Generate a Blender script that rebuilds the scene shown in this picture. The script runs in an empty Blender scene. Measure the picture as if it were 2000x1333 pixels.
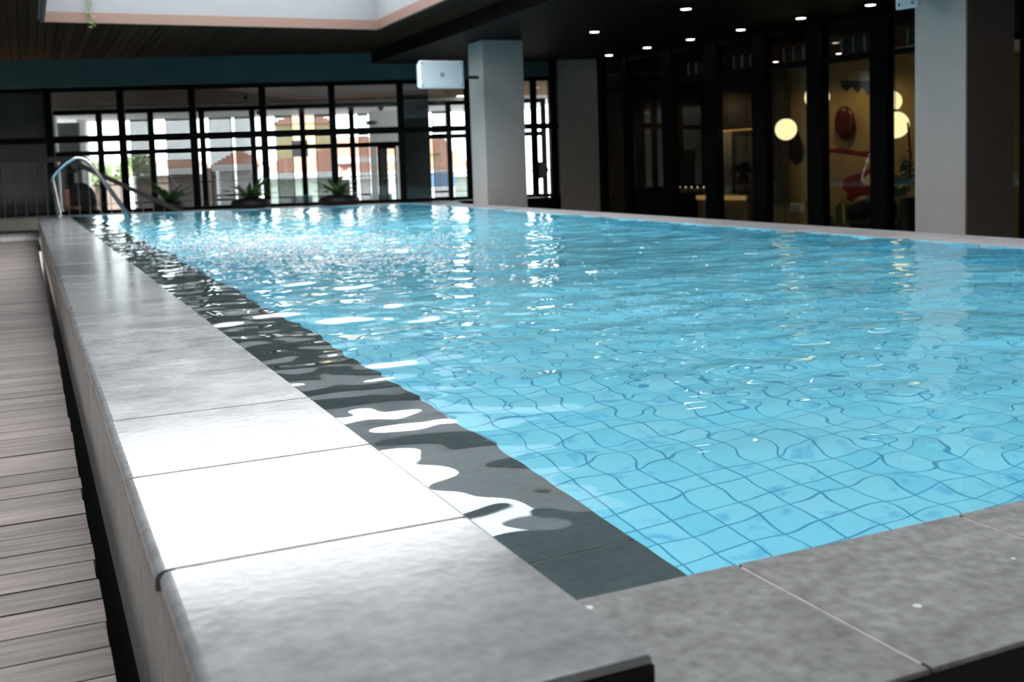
import bpy, bmesh, math, random
import numpy as np
from mathutils import Vector, Matrix
random.seed(7)
C = bpy.context.scene.collection
sc = bpy.context.scene
DZ = 1.0            # the deck is z = 0; every height below is given from the eye (1 m above the deck)

# ------------------------------------------------------------------ camera
YAW, PITCH, ROLL = math.radians(24.334), math.radians(4.968), math.radians(-1.960)
FPX, CY = 2076.0, -158.2
fw = Vector((math.sin(YAW)*math.cos(PITCH), math.cos(YAW)*math.cos(PITCH), -math.sin(PITCH)))
r0 = Vector((math.cos(YAW), -math.sin(YAW), 0)); u0 = r0.cross(fw)
rt = r0*math.cos(ROLL)+u0*math.sin(ROLL); up = -r0*math.sin(ROLL)+u0*math.cos(ROLL)
cam = bpy.data.cameras.new('camera'); camo = bpy.data.objects.new('camera', cam); C.objects.link(camo)
camo.matrix_world = Matrix(((rt.x, up.x, -fw.x, 0), (rt.y, up.y, -fw.y, 0), (rt.z, up.z, -fw.z, DZ), (0, 0, 0, 1)))
cam.sensor_width = 36; cam.lens = 36*FPX/2000; cam.shift_y = CY/2000
cam.clip_start = .05; cam.clip_end = 400
cam.dof.use_dof = True; cam.dof.focus_distance = 3.1; cam.dof.aperture_fstop = 4.6
sc.camera = camo

# ------------------------------------------------------------------ light
SKY = 6.6
w = bpy.data.worlds.new('overcast_sky'); sc.world = w; w.use_nodes = True
bg = w.node_tree.nodes['Background']; bg.inputs[0].default_value = (.93, .97, 1, 1); bg.inputs[1].default_value = SKY
sc.view_settings.view_transform = 'Standard'; sc.view_settings.look = 'None'
sc.view_settings.gamma = 1; sc.view_settings.use_curve_mapping = False
sc.view_settings.exposure = 0.0
sc.cycles.max_bounces = 12; sc.cycles.transmission_bounces = 10; sc.cycles.transparent_max_bounces = 24
sc.cycles.diffuse_bounces = 8; sc.cycles.glossy_bounces = 6
sc.cycles.caustics_reflective = True; sc.cycles.caustics_refractive = True
sc.cycles.blur_glossy = .3; sc.cycles.sample_clamp_indirect = 12

# ------------------------------------------------------------------ materials
def mat(name): 
    m = bpy.data.materials.new(name); m.use_nodes = True
    return m, m.node_tree.nodes, m.node_tree.links, m.node_tree.nodes['Principled BSDF']
def P(name, col, rough=.6, metal=0, spec=.5, noise=0, nscale=8, nstretch=(1, 1, 1), bump=0, emit=None, es=0, rvar=0, coat=0):
    m, n, l, b = mat(name)
    b.inputs['Base Color'].default_value = (*col, 1); b.inputs['Roughness'].default_value = rough
    b.inputs['Metallic'].default_value = metal; b.inputs['Specular IOR Level'].default_value = spec
    b.inputs['Coat Weight'].default_value = coat
    if emit: b.inputs['Emission Color'].default_value = (*emit, 1); b.inputs['Emission Strength'].default_value = es
    if noise or bump or rvar:
        tc = n.new('ShaderNodeTexCoord'); mp = n.new('ShaderNodeMapping'); mp.inputs['Scale'].default_value = nstretch
        tx = n.new('ShaderNodeTexNoise'); tx.inputs['Scale'].default_value = nscale; tx.inputs['Detail'].default_value = 7
        tx.inputs['Roughness'].default_value = .62
        l.new(tc.outputs['Object'], mp.inputs[0]); l.new(mp.outputs[0], tx.inputs['Vector'])
        if noise:
            r = n.new('ShaderNodeMapRange'); r.inputs['From Min'].default_value = .3; r.inputs['From Max'].default_value = .7
            r.inputs['To Min'].default_value = 1-noise; r.inputs['To Max'].default_value = 1+noise
            v = n.new('ShaderNodeVectorMath'); v.operation = 'SCALE'; v.inputs[0].default_value = col
            l.new(tx.outputs['Fac'], r.inputs[0]); l.new(r.outputs[0], v.inputs['Scale']); l.new(v.outputs[0], b.inputs['Base Color'])
        if rvar:
            r = n.new('ShaderNodeMapRange'); r.inputs['From Min'].default_value = .3; r.inputs['From Max'].default_value = .7
            r.inputs['To Min'].default_value = rough-rvar; r.inputs['To Max'].default_value = rough+rvar
            l.new(tx.outputs['Fac'], r.inputs[0]); l.new(r.outputs[0], b.inputs['Roughness'])
        if bump:
            bp = n.new('ShaderNodeBump'); bp.inputs['Strength'].default_value = bump; bp.inputs['Distance'].default_value = .004
            l.new(tx.outputs['Fac'], bp.inputs['Height']); l.new(bp.outputs[0], b.inputs['Normal'])
    return m
def boards(name, col, var=.25, rough=.6, axis=0, grain=.3, scale=1, spec=.5):
    m, n, l, b = mat(name); b.inputs['Specular IOR Level'].default_value = spec
    g = n.new('ShaderNodeNewGeometry'); tc = n.new('ShaderNodeTexCoord'); mp = n.new('ShaderNodeMapping')
    s = [26, 26, 26]; s[axis] = 1.6; mp.inputs['Scale'].default_value = [q*scale for q in s]
    tx = n.new('ShaderNodeTexNoise'); tx.inputs['Scale'].default_value = 1.6; tx.inputs['Detail'].default_value = 8; tx.inputs['Roughness'].default_value = .65
    ad = n.new('ShaderNodeVectorMath'); ad.operation = 'MULTIPLY_ADD'; ad.inputs[1].default_value = (37, 41, 29)
    l.new(g.outputs['Random Per Island'], ad.inputs[0]); l.new(tc.outputs['Object'], mp.inputs[0]); l.new(mp.outputs[0], ad.inputs[2])
    l.new(ad.outputs[0], tx.inputs['Vector'])
    r1 = n.new('ShaderNodeMapRange'); r1.inputs['To Min'].default_value = 1-var; r1.inputs['To Max'].default_value = 1+var
    l.new(g.outputs['Random Per Island'], r1.inputs[0])
    r2 = n.new('ShaderNodeMapRange'); r2.inputs['From Min'].default_value = .28; r2.inputs['From Max'].default_value = .72
    r2.inputs['To Min'].default_value = 1-grain; r2.inputs['To Max'].default_value = 1+grain
    l.new(tx.outputs['Fac'], r2.inputs[0])
    mu = n.new('ShaderNodeMath'); mu.operation = 'MULTIPLY'; l.new(r1.outputs[0], mu.inputs[0]); l.new(r2.outputs[0], mu.inputs[1])
    v = n.new('ShaderNodeVectorMath'); v.operation = 'SCALE'; v.inputs[0].default_value = col
    l.new(mu.outputs[0], v.inputs['Scale']); l.new(v.outputs[0], b.inputs['Base Color'])
    b.inputs['Roughness'].default_value = rough
    bp = n.new('ShaderNodeBump'); bp.inputs['Strength'].default_value = .35; bp.inputs['Distance'].default_value = .003
    l.new(tx.outputs['Fac'], bp.inputs['Height']); l.new(bp.outputs[0], b.inputs['Normal'])
    return m
def stone(name, col, rough, rvar=.08, specks=False, coat=0, fine=.12):
    m, n, l, b = mat(name)
    g = n.new('ShaderNodeNewGeometry'); tc = n.new('ShaderNodeTexCoord')
    t1 = n.new('ShaderNodeTexNoise'); t1.inputs['Scale'].default_value = 5; t1.inputs['Detail'].default_value = 8; t1.inputs['Roughness'].default_value = .6
    t2 = n.new('ShaderNodeTexNoise'); t2.inputs['Scale'].default_value = 42; t2.inputs['Detail'].default_value = 5
    mp = n.new('ShaderNodeMapping'); mp.inputs['Scale'].default_value = (3, 12, 3); t3 = n.new('ShaderNodeTexNoise'); t3.inputs['Scale'].default_value = 2.2; t3.inputs['Detail'].default_value = 6
    l.new(tc.outputs['Object'], t1.inputs['Vector']); l.new(tc.outputs['Object'], t2.inputs['Vector']); l.new(tc.outputs['Object'], mp.inputs[0]); l.new(mp.outputs[0], t3.inputs['Vector'])
    def mr(src, a, c, f0=.3, f1=.7):
        r = n.new('ShaderNodeMapRange'); r.inputs['From Min'].default_value = f0; r.inputs['From Max'].default_value = f1
        r.inputs['To Min'].default_value = a; r.inputs['To Max'].default_value = c; l.new(src, r.inputs[0]); return r.outputs[0]
    def mul(a, c):
        q = n.new('ShaderNodeMath'); q.operation = 'MULTIPLY'; l.new(a, q.inputs[0]); l.new(c, q.inputs[1]); return q.outputs[0]
    f = mul(mul(mr(t1.outputs['Fac'], .84, 1.16), mr(t2.outputs['Fac'], 1-fine, 1+fine)), mul(mr(t3.outputs['Fac'], .88, 1.12), mr(g.outputs['Random Per Island'], .9, 1.1, 0, 1)))
    v = n.new('ShaderNodeVectorMath'); v.operation = 'SCALE'; v.inputs[0].default_value = col
    l.new(f, v.inputs['Scale']); out = v.outputs[0]
    if specks:
        vo = n.new('ShaderNodeTexVoronoi'); vo.inputs['Scale'].default_value = 6; l.new(tc.outputs['Object'], vo.inputs['Vector'])
        lt = n.new('ShaderNodeMath'); lt.operation = 'LESS_THAN'; lt.inputs[1].default_value = .045; l.new(vo.outputs['Distance'], lt.inputs[0])
        mx = n.new('ShaderNodeMixRGB'); mx.inputs[2].default_value = (.75, .72, .7, 1); l.new(lt.outputs[0], mx.inputs[0]); l.new(out, mx.inputs[1]); out = mx.outputs[0]
    l.new(out, b.inputs['Base Color'])
    l.new(mr(t1.outputs['Fac'], rough-rvar, rough+rvar), b.inputs['Roughness'])
    b.inputs['Coat Weight'].default_value = coat; b.inputs['Coat Roughness'].default_value = .18
    bp = n.new('ShaderNodeBump'); bp.inputs['Strength'].default_value = .12; bp.inputs['Distance'].default_value = .003
    l.new(t2.outputs['Fac'], bp.inputs['Height']); l.new(bp.outputs[0], b.inputs['Normal'])
    return m
def thin_glass(name, tint=(1, 1, 1), refl=1.0, base=.04):
    m, n, l, b = mat(name); n.remove(b)
    tr = n.new('ShaderNodeBsdfTransparent'); tr.inputs[0].default_value = (*tint, 1)
    gl = n.new('ShaderNodeBsdfGlossy'); gl.inputs['Roughness'].default_value = .01; gl.inputs['Color'].default_value = (refl, refl, refl, 1)
    lw = n.new('ShaderNodeLayerWeight'); lw.inputs[0].default_value = .5
    pw = n.new('ShaderNodeMath'); pw.operation = 'POWER'; pw.inputs[1].default_value = 5; l.new(lw.outputs['Facing'], pw.inputs[0])
    fr = n.new('ShaderNodeMath'); fr.operation = 'MULTIPLY_ADD'; fr.inputs[1].default_value = .95; fr.inputs[2].default_value = base; l.new(pw.outputs[0], fr.inputs[0])
    mx = n.new('ShaderNodeMixShader'); l.new(fr.outputs[0], mx.inputs[0]); l.new(tr.outputs[0], mx.inputs[1]); l.new(gl.outputs[0], mx.inputs[2])
    l.new(mx.outputs[0], n['Material Output'].inputs[0]); return m
def pool_tiles(name):
    m, n, l, b = mat(name)
    tc = n.new('ShaderNodeTexCoord'); sx = n.new('ShaderNodeSeparateXYZ'); l.new(tc.outputs['Object'], sx.inputs[0])
    T = .125
    def line(o):
        a = n.new('ShaderNodeMath'); a.operation = 'DIVIDE'; a.inputs[1].default_value = T; l.new(sx.outputs[o], a.inputs[0])
        q = n.new('ShaderNodeMath'); q.operation = 'FRACT'; l.new(a.outputs[0], q.inputs[0])
        c = n.new('ShaderNodeMath'); c.operation = 'COMPARE'; c.inputs[1].default_value = .5; c.inputs[2].default_value = .472; l.new(q.outputs[0], c.inputs[0])
        return c.outputs[0]
    geo = n.new('ShaderNodeNewGeometry'); nx = n.new('ShaderNodeSeparateXYZ'); l.new(geo.outputs['Normal'], nx.inputs[0])
    def m2(op, a, c):
        q = n.new('ShaderNodeMath'); q.operation = op
        for k, s in enumerate((a, c)):
            if isinstance(s, (int, float)): q.inputs[k].default_value = s
            else: l.new(s, q.inputs[k])
        return q.outputs[0]
    def facing(o): # 1 where the surface faces axis o, so that this axis draws no joints
        return m2('GREATER_THAN', m2('ABSOLUTE', nx.outputs[o], 0), .7)
    f = None
    for o in range(3):
        g = m2('MAXIMUM', line(o), facing(o)); f = g if f is None else m2('MULTIPLY', f, g)
    t = n.new('ShaderNodeTexNoise'); t.inputs['Scale'].default_value = 3; t.inputs['Detail'].default_value = 3; l.new(tc.outputs['Object'], t.inputs['Vector'])
    vor = n.new('ShaderNodeVectorMath'); vor.operation = 'SNAP'; vor.inputs[1].default_value = (T, T, T); l.new(tc.outputs['Object'], vor.inputs[0])
    wn = n.new('ShaderNodeTexWhiteNoise'); l.new(vor.outputs[0], wn.inputs[0])
    cr = n.new('ShaderNodeMixRGB'); cr.inputs[1].default_value = (.26, .77, .92, 1); cr.inputs[2].default_value = (.36, .84, .96, 1); l.new(wn.outputs[0], cr.inputs[0])
    t.inputs['Scale'].default_value = 11; t.inputs['Detail'].default_value = 4
    br = n.new('ShaderNodeMapRange'); br.inputs['From Min'].default_value = .56; br.inputs['From Max'].default_value = .70; br.inputs['To Max'].default_value = .55; l.new(t.outputs['Fac'], br.inputs[0])
    bm = n.new('ShaderNodeMixRGB'); bm.inputs[2].default_value = (.09, .46, .78, 1); l.new(br.outputs[0], bm.inputs[0]); l.new(cr.outputs[0], bm.inputs[1]); cr = bm  # dark blue blotches painted into the tiles for the darker caustic patches
    mx = n.new('ShaderNodeMixRGB'); mx.inputs[1].default_value = (.10, .38, .58, 1); l.new(f, mx.inputs[0]); l.new(cr.outputs[0], mx.inputs[2])
    l.new(mx.outputs[0], b.inputs['Base Color']); b.inputs['Roughness'].default_value = .3
    return m

M = dict(
 deck=boards('weathered_deck_wood', (.25, .212, .197), .2, .62, 0, .42),
 soffit=boards('dark_ceiling_boards', (.034, .017, .009), .3, .8, 1, .35, spec=.06),
 corr=boards('brown_ceiling_boards', (.105, .060, .026), .15, .7, 0, .25, spec=.1),
 pinewood=boards('pale_trim_wood', (.155, .09, .068), .06, .55, 0, .12),
 cope=stone('grey_coping_stone', (.33, .335, .34), .17, .05, coat=.3),
 cope2=stone('grey_near_coping_stone', (.215, .212, .208), .42, .06, specks=True, fine=.3),
 cope3=stone('grey_side_coping_stone', (.42, .40, .41), .5, .06),
 facing=stone('polished_grey_facing_stone', (.60, .585, .56), .42, .06),
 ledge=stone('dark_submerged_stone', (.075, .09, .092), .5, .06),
 grout=P('pale_grout', (.48, .45, .38), .8, noise=.2, nscale=30),
 dark=P('dark_paint_and_shade', (.004, .004, .004), .9),  # on wall ends and in the deck gap this black is painted shade
 black=P('black_frame_metal', (.003, .0033, .0036), .55, spec=.08),
 blackpl=P('black_plastic', (.01, .01, .011), .5),
 teal=P('teal_painted_plaster', (.042, .08, .084), .75, noise=.12, nscale=3, bump=.2),
 colgrey=P('grey_painted_column', (.46, .425, .40), .7, noise=.05, nscale=4, bump=.15),
 colwarm=P('warm_grey_wall_paint', (.30, .265, .23), .7, noise=.06, nscale=4, bump=.15),
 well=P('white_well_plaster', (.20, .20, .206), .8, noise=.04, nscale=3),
 white=P('white_wall_paint', (.78, .78, .76), .7, noise=.03, nscale=3),
 greyp=P('grey_panel_paint', (.15, .165, .155), .6, noise=.08, nscale=2),
 darkgrey=P('dark_grey_wall_paint', (.055, .052, .048), .6, noise=.25, nscale=1.5),
 brownshade=P('brown_shaded_face', (.085, .062, .05), .6, noise=.1),
 lowc=P('black_ceiling_paint', (.0015, .0015, .0014), .6, spec=.15),
 steel=P('brushed_stainless_steel', (.75, .76, .78), .16, metal=1),
 rail=P('grey_brown_rail_paint', (.075, .066, .058), .6),
 rod=P('steel_rod', (.55, .54, .52), .35, metal=.8),
 screen=P('brown_screen_metal', (.10, .085, .075), .55),
 roof=P('orange_roof_tile', (.46, .20, .13), .8, noise=.25, nscale=2.5, bump=1),
 cream=P('cream_house_wall', (.85, .74, .42), .9, noise=.05),
 housew=P('white_house_wall', (.8, .8, .8), .9, noise=.04),
 houseg=P('grey_green_house_wall', (.25, .29, .25), .9, noise=.1),
 blue=P('blue_sign_paint', (.10, .20, .36), .6),
 leaf=P('agave_leaf', (.075, .17, .045), .45, noise=.4, nscale=20),
 leafp=P('pale_green_leaf', (.30, .42, .16), .6, noise=.3, nscale=20),
 brownw=P('brown_house_wall', (.16, .12, .10), .9, noise=.2, nscale=2),
 ground=P('outdoor_paving', (.34, .25, .21), .9, noise=.2, nscale=1),
 tree=P('tree_leaf', (.42, .50, .26), .7, noise=.4, nscale=6),
 bark=P('tree_bark', (.10, .07, .05), .9, noise=.3),
 bowl=P('black_planter_bowl', (.012, .012, .013), .55, noise=.2, nscale=30),
 spk=P('white_speaker_enclosure', (.82, .86, .88), .45),
 spg=P('grey_speaker_grille', (.66, .74, .77), .5, noise=.04, nscale=200, bump=.1),
 screwm=P('dark_screw', (.05, .05, .05), .4, metal=.6),
 glass=thin_glass('clear_window_glass', (.96, .98, .98)),
 glassd=thin_glass('tinted_door_glass', (.78, .78, .76)),
 lens=P('downlight_lens', (1, 1, 1), .4, emit=(1, .96, .9), es=14),
 rim=P('downlight_rim', (.5, .5, .5), .3, metal=1),
 globe=P('opal_glass_globe', (.9, .85, .7), .4, emit=(1, .88, .46), es=1.9),
 muralw=P('ochre_mural_wall', (.42, .33, .17), .8, noise=.12, nscale=3),
 red=P('deep_red_paint', (.20, .013, .012), .6, noise=.3, nscale=6),
 redd=P('dark_red_lacquer', (.07, .009, .008), .35, noise=.4, nscale=5),
 mural_green=P('mural_leaf_green', (.05, .12, .045), .7, noise=.3),
 mural_cream=P('mural_cream', (.75, .62, .34), .7, noise=.1),
 mural_teal=P('mural_dark_teal', (.015, .06, .05), .7, noise=.2),
 mural_dk=P('mural_black_leaf', (.008, .010, .009), .7),
 pink=P('dull_pink_cloth', (.34, .17, .13), .8),
 vase=P('dark_red_ceramic', (.07, .014, .012), .25),
 brass=P('warm_shelf_edge', (.75, .50, .16), .4, emit=(1, .62, .2), es=.35),
 curtain=P('grey_curtain', (.34, .36, .36), .8, noise=.2, nscale=3, nstretch=(12, 12, .5)),
 olive=P('olive_disc_paint', (.10, .09, .06), .6),
 orange=P('tan_leather', (.45, .17, .06), .5),
 leafdry=P('dry_leaf', (.06, .05, .02), .8),
 grille=P('grey_vent_grille', (.05, .052, .052), .6),
 tiles=pool_tiles('blue_pool_tiles'),
)
def water_mat():
    m, n, l, b = mat('pool_water'); n.remove(b)
    g = n.new('ShaderNodeBsdfGlass'); g.inputs['IOR'].default_value = 1.333; g.inputs['Roughness'].default_value = 0
    g.inputs['Color'].default_value = (.97, 1, 1, 1)
    l.new(g.outputs[0], n['Material Output'].inputs[0]); return m
M['water'] = water_mat()
M['foam'] = P('white_foam', (.85, .9, .92), .5)

# ------------------------------------------------------------------ mesh helpers
def tag(o, label=None, cat=None, group=None, kind=None):
    if label: o['label'] = label
    if cat: o['category'] = cat
    if group: o['group'] = group
    if kind: o['kind'] = kind
    return o
def wpos(o):
    v = Vector(o.location); p = o.parent
    while p: v = p.location+v; p = p.parent
    return v
def empty(name, loc, **k):
    o = bpy.data.objects.new(name, None); C.objects.link(o); o.location = Vector(loc)+Vector((0, 0, DZ)); o.empty_display_size = .1
    return tag(o, **k)
class MB:
    def __init__(s): s.v = []; s.f = []
    def add(s, v, f):
        o = len(s.v); s.v += [tuple(q) for q in v]; s.f += [tuple(i+o for i in q) for q in f]; return s
    def box(s, x0, x1, y0, y1, z0, z1):
        return s.add([(x0, y0, z0), (x1, y0, z0), (x1, y1, z0), (x0, y1, z0), (x0, y0, z1), (x1, y0, z1), (x1, y1, z1), (x0, y1, z1)],
          [(3, 2, 1, 0), (4, 5, 6, 7), (0, 1, 5, 4), (1, 2, 6, 5), (2, 3, 7, 6), (3, 0, 4, 7)])
    def boxl(s, L, a, b, o0, o1, z0, z1):
        c = [L.p(a, o0), L.p(b, o0), L.p(b, o1), L.p(a, o1)]
        v = [(q[0], q[1], z0) for q in c]+[(q[0], q[1], z1) for q in c]
        fl = [(3, 2, 1, 0), (4, 5, 6, 7), (0, 1, 5, 4), (1, 2, 6, 5), (2, 3, 7, 6), (3, 0, 4, 7)]
        if (c[1][0]-c[0][0])*(c[2][1]-c[1][1])-(c[1][1]-c[0][1])*(c[2][0]-c[1][0]) < 0: fl = [q[::-1] for q in fl]
        return s.add(v, fl)
    def quad4(s, poly, z0, z1):      # vertical prism on a ground polygon (counter-clockwise)
        n = len(poly); v = [(x, y, z0) for x, y in poly]+[(x, y, z1) for x, y in poly]
        return s.add(v, [tuple(range(n))[::-1], tuple(range(n, 2*n))]+[(i, (i+1) % n, n+(i+1) % n, n+i) for i in range(n)])
    def tube(s, pts, r, seg=12, cap=True):
        pts = [Vector(p) for p in pts]; n = len(pts); rs = r if isinstance(r, (list, tuple)) else [r]*n
        v = []; f = []; ref = None
        for i, p in enumerate(pts):
            t = ((pts[min(i+1, n-1)]-pts[max(i-1, 0)])).normalized()
            if ref is None: ref = t.orthogonal().normalized()
            ref = (ref-t*ref.dot(t)).normalized(); b = t.cross(ref)
            for k in range(seg):
                a = 2*math.pi*k/seg; v.append(p+(ref*math.cos(a)+b*math.sin(a))*rs[i])
        for i in range(n-1):
            for k in range(seg): f.append((i*seg+k, i*seg+(k+1) % seg, (i+1)*seg+(k+1) % seg, (i+1)*seg+k))
        if cap: f += [tuple(range(seg))[::-1], tuple((n-1)*seg+k for k in range(seg))]
        return s.add(v, f)
    def lathe(s, c, prof, seg=32):
        v = []; f = []; n = len(prof)
        for r, z in prof:
            for k in range(seg): a = 2*math.pi*k/seg; v.append((c[0]+r*math.cos(a), c[1]+r*math.sin(a), c[2]+z))
        for i in range(n-1):
            for k in range(seg): f.append((i*seg+k, i*seg+(k+1) % seg, (i+1)*seg+(k+1) % seg, (i+1)*seg+k))
        f += [tuple(range(seg))[::-1], tuple((n-1)*seg+k for k in range(seg))]
        return s.add(v, f)
    def ball(s, c, rx, ry, rz, seg=28, ring=16, jit=0):
        v = []; f = []
        for i in range(ring+1):
            th = math.pi*i/ring
            for k in range(seg):
                a = 2*math.pi*k/seg; j = 1+random.uniform(-jit, jit)
                v.append((c[0]+rx*math.sin(th)*math.cos(a)*j, c[1]+ry*math.sin(th)*math.sin(a)*j, c[2]+rz*math.cos(th)*j))
        for i in range(ring):
            for k in range(seg): f.append((i*seg+k, (i+1)*seg+k, (i+1)*seg+(k+1) % seg, i*seg+(k+1) % seg))
        return s.add(v, f)
    def prism(s, poly3, d):          # a flat outline (3-D points) given thickness along d
        d = Vector(d); n = len(poly3); v = [Vector(p) for p in poly3]+[Vector(p)+d for p in poly3]
        return s.add(v, [tuple(range(n))[::-1], tuple(range(n, 2*n))]+[(i, (i+1) % n, n+(i+1) % n, n+i) for i in range(n)])
    def leaf(s, base, d, L, wd, droop=.3, seg=6, th=.004):
        base = Vector(base); d = Vector(d).normalized(); side = d.cross(Vector((0, 0, 1)))
        side = side.normalized() if side.length > .01 else Vector((1, 0, 0)); nn = side.cross(d).normalized()
        top = []; bot = []
        for i in range(seg+1):
            t = i/seg; c = base+d*L*t+Vector((0, 0, -droop*L*t*t)); ww = wd*(math.sin(math.pi*min(1, .18+.82*t))**.8 if t < 1 else 0)+.001
            top += [c-side*ww, c+nn*th-Vector((0, 0, ww*.25)), c+side*ww]; bot += [q-nn*th for q in (c-side*ww, c-Vector((0, 0, ww*.25)), c+side*ww)]
        v = top+bot; o = len(top); f = []
        for i in range(seg):
            for k in (0, 1):
                a = i*3+k; f.append((a, a+1, a+4, a+3)); f.append((o+a+3, o+a+4, o+a+1, o+a))
            a = i*3; f.append((a+3, a, o+a, o+a+3)); a = i*3+2; f.append((a, a+3, o+a+3, o+a))
        f.append((0, 1, 2, o+2, o+1, o)[::-1])
        return s.add(v, f)
    def build(s, name, m, parent=None, smooth=False, bevel=0, seg=2, **k):
        me = bpy.data.meshes.new(name); O = Vector((0, 0, DZ))-(wpos(parent) if parent else Vector((0, 0, 0)))
        loc = Vector((0, 0, 0))
        if not parent:
            a = np.array(s.v); loc = Vector(((a[:, 0].min()+a[:, 0].max())/2, (a[:, 1].min()+a[:, 1].max())/2, a[:, 2].min()+DZ)); O = O-loc
        if k.pop('keep', False): O = O+loc; loc = Vector((0, 0, 0))
        me.from_pydata([(x+O.x, y+O.y, z+O.z) for x, y, z in s.v], [], s.f)
        me.materials.append(M[m] if isinstance(m, str) else m)
        if smooth: me.polygons.foreach_set('use_smooth', [True]*len(me.polygons))
        me.update()
        o = bpy.data.objects.new(name, me); C.objects.link(o); o.parent = parent; o.location = loc
        if bevel:
            b = o.modifiers.new('bevel', 'BEVEL'); b.width = bevel; b.segments = seg; b.limit_method = 'ANGLE'; b.angle_limit = math.radians(40)
        return tag(o, **k)
def copy_tree(o, parent=None):
    c = o.copy(); C.objects.link(c); c.parent = parent
    for ch in list(o.children): copy_tree(ch, c)
    return c
class Line:
    def __init__(s, p0, p1, away):
        s.o = Vector(p0); d = Vector(p1)-s.o; s.u = d.normalized(); n = Vector((-s.u.y, s.u.x)); s.n = n if n.dot(Vector(away)) > 0 else -n
    def p(s, a, o=0): q = s.o+s.u*a+s.n*o; return (q.x, q.y)
    def p3(s, a, o, z): q = s.p(a, o); return Vector((q[0], q[1], z))
def at(L, x, y, off):                # reads a point of the photograph as (distance along a wall line, height)
    d = rt*((x-1000)/FPX)-up*((y-666.5-CY)/FPX)+fw
    n = Vector((L.n.x, L.n.y, 0)); o = Vector((L.o.x, L.o.y, 0))+n*off
    q = d*(n.dot(o)/n.dot(d)); return ((Vector((q.x, q.y))-L.o).dot(L.u), q.z)
S = dict(kind='structure')
F = Line((.6, 25.3), (8, 23), (0, 1))       # the far window wall
G = Line((12.1, 21.5), (13.2, 12.4), (1, 0))  # the folding glass doors of the restaurant
FLOOR = -1.0

# ================================================================== SETTING: decks and pool
b = MB(); x_edge = .098; y = .35; k = 0
while y < 20.55:
    e = x_edge+random.uniform(-.004, .003); g = random.choice((.005, .007, .012)); dz = random.uniform(-.0015, .0015)
    b.box(-3.2, e, y, y+.146-g, FLOOR-.03+dz, FLOOR+dz); y += .146; k += 1
b.build('floor_deck', 'deck', bevel=.002, keep=True, label='weathered grey wooden deck boards beside the raised pool wall', **S)
MB().box(-3.2, .175, -2, 22, -2.4, -2.3).box(-3.2, -3.1, -2, 22, -2.3, -1.05).box(-3.1, .175, .2, .3, -2.3, -1.05).build('floor_under_deck', 'dark', **S)
MB().box(-3.2, x_edge-.0, -3, .34, FLOOR-.03, FLOOR).build('floor_deck_rear', 'deck', **S)

WY0, WY1 = 1.145, 22.6
# raised wall core and facing
XO = .150; XI = .700
b = MB(); yy = WY0+.004; 
while yy < WY1-.01:
    y2 = min(yy+.6-.004, WY1); b.box(XO+.008, XO+.03, yy, y2, -1.13, -.672); yy += .6
MB().box(XO+.025, XI-.03, WY0+.03, WY1, -2.4, -1.13).build('wall_pool_base', 'dark', **S)  # near-black block; its colour stands for the shade below the facing
wall = MB().box(XO+.03, XI-.012, WY0+.032, WY1, -1.13, -.6388).build('wall_pool', 'grout', label='long raised pool wall faced in polished grey stone', **S)
b.build('wall_facing', 'facing', wall, bevel=.002, label='polished grey stone facing of the raised pool wall')
MB().box(XO+.02, XI+.001, WY0-.001, WY0+.03, -.95, -.651).build('wall_end_shade', 'dark', wall)  # near-black plate over the end face, painted shadow
# coping slabs with a rounded outer nose
b = MB(); joints = [WY0]+[1.78+.602*i for i in range(35) if 1.78+.602*i < WY1-.2]+[WY1]
R = .018
for i in range(len(joints)-1):
    a, c = joints[i]+.0035, joints[i+1]-.0035; ox = random.uniform(-.003, .003)+(.006 if i == 0 else 0); zt = -.636+random.uniform(-.0012, .0012)
    prof = [(XI, zt-.03), (XI, zt-.005), (XI-.005, zt)]
    for q in range(7):
        th = math.pi/2+math.pi/2*q/6; prof.append((XO+ox+R+R*math.cos(th), zt-R+R*math.sin(th)))
    prof += [(XO+ox, zt-.036), (XO+ox+.012, zt-.036)]
    n = len(prof); v = [(x, a, z) for x, z in prof]+[(x, c, z) for x, z in prof]
    b.add(v, [tuple(range(n)), tuple(range(n, 2*n))[::-1]]+[(j, n+j, n+(j+1) % n, (j+1) % n) for j in range(n)])
b.build('wall_coping', 'cope', wall, bevel=.0025, label='row of grey stone coping slabs on top')

ZW, ZC = -.695, -.685
xo = lambda y: 7.0+.0685*(y-5.5)          # outer edge of the right coping
xi = lambda y: xo(y)-.60
yf = lambda x: 24.03-.341*(x-1.01)        # centre line of the far coping
# near coping
NY0, NY1 = 1.020, 1.450
b = MB(); xs = [.702]+[1.056+.509*q for q in range(12)]+[7.2]
for i in range(len(xs)-1):
    b.box(xs[i]+.0035, xs[i+1]-.0035, NY0, NY1, ZC-.016, ZC+random.uniform(-.0008, .0008))
nc = MB().box(.702, 7.2, NY0+.02, NY1-.012, -2.0, ZC-.002).build('wall_near_pool', 'grout', label='near end wall of the pool', **S)
b.build('near_coping', 'cope2', nc, bevel=.002, label='grey stone coping slabs with pale joints')
MB().box(.702, 7.2, NY0-.001, NY0+.03, -1.5, ZC-.007).build('near_front_shade', 'dark', nc)  # near-black plate below the slab edge, deep shadow put in as colour
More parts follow.
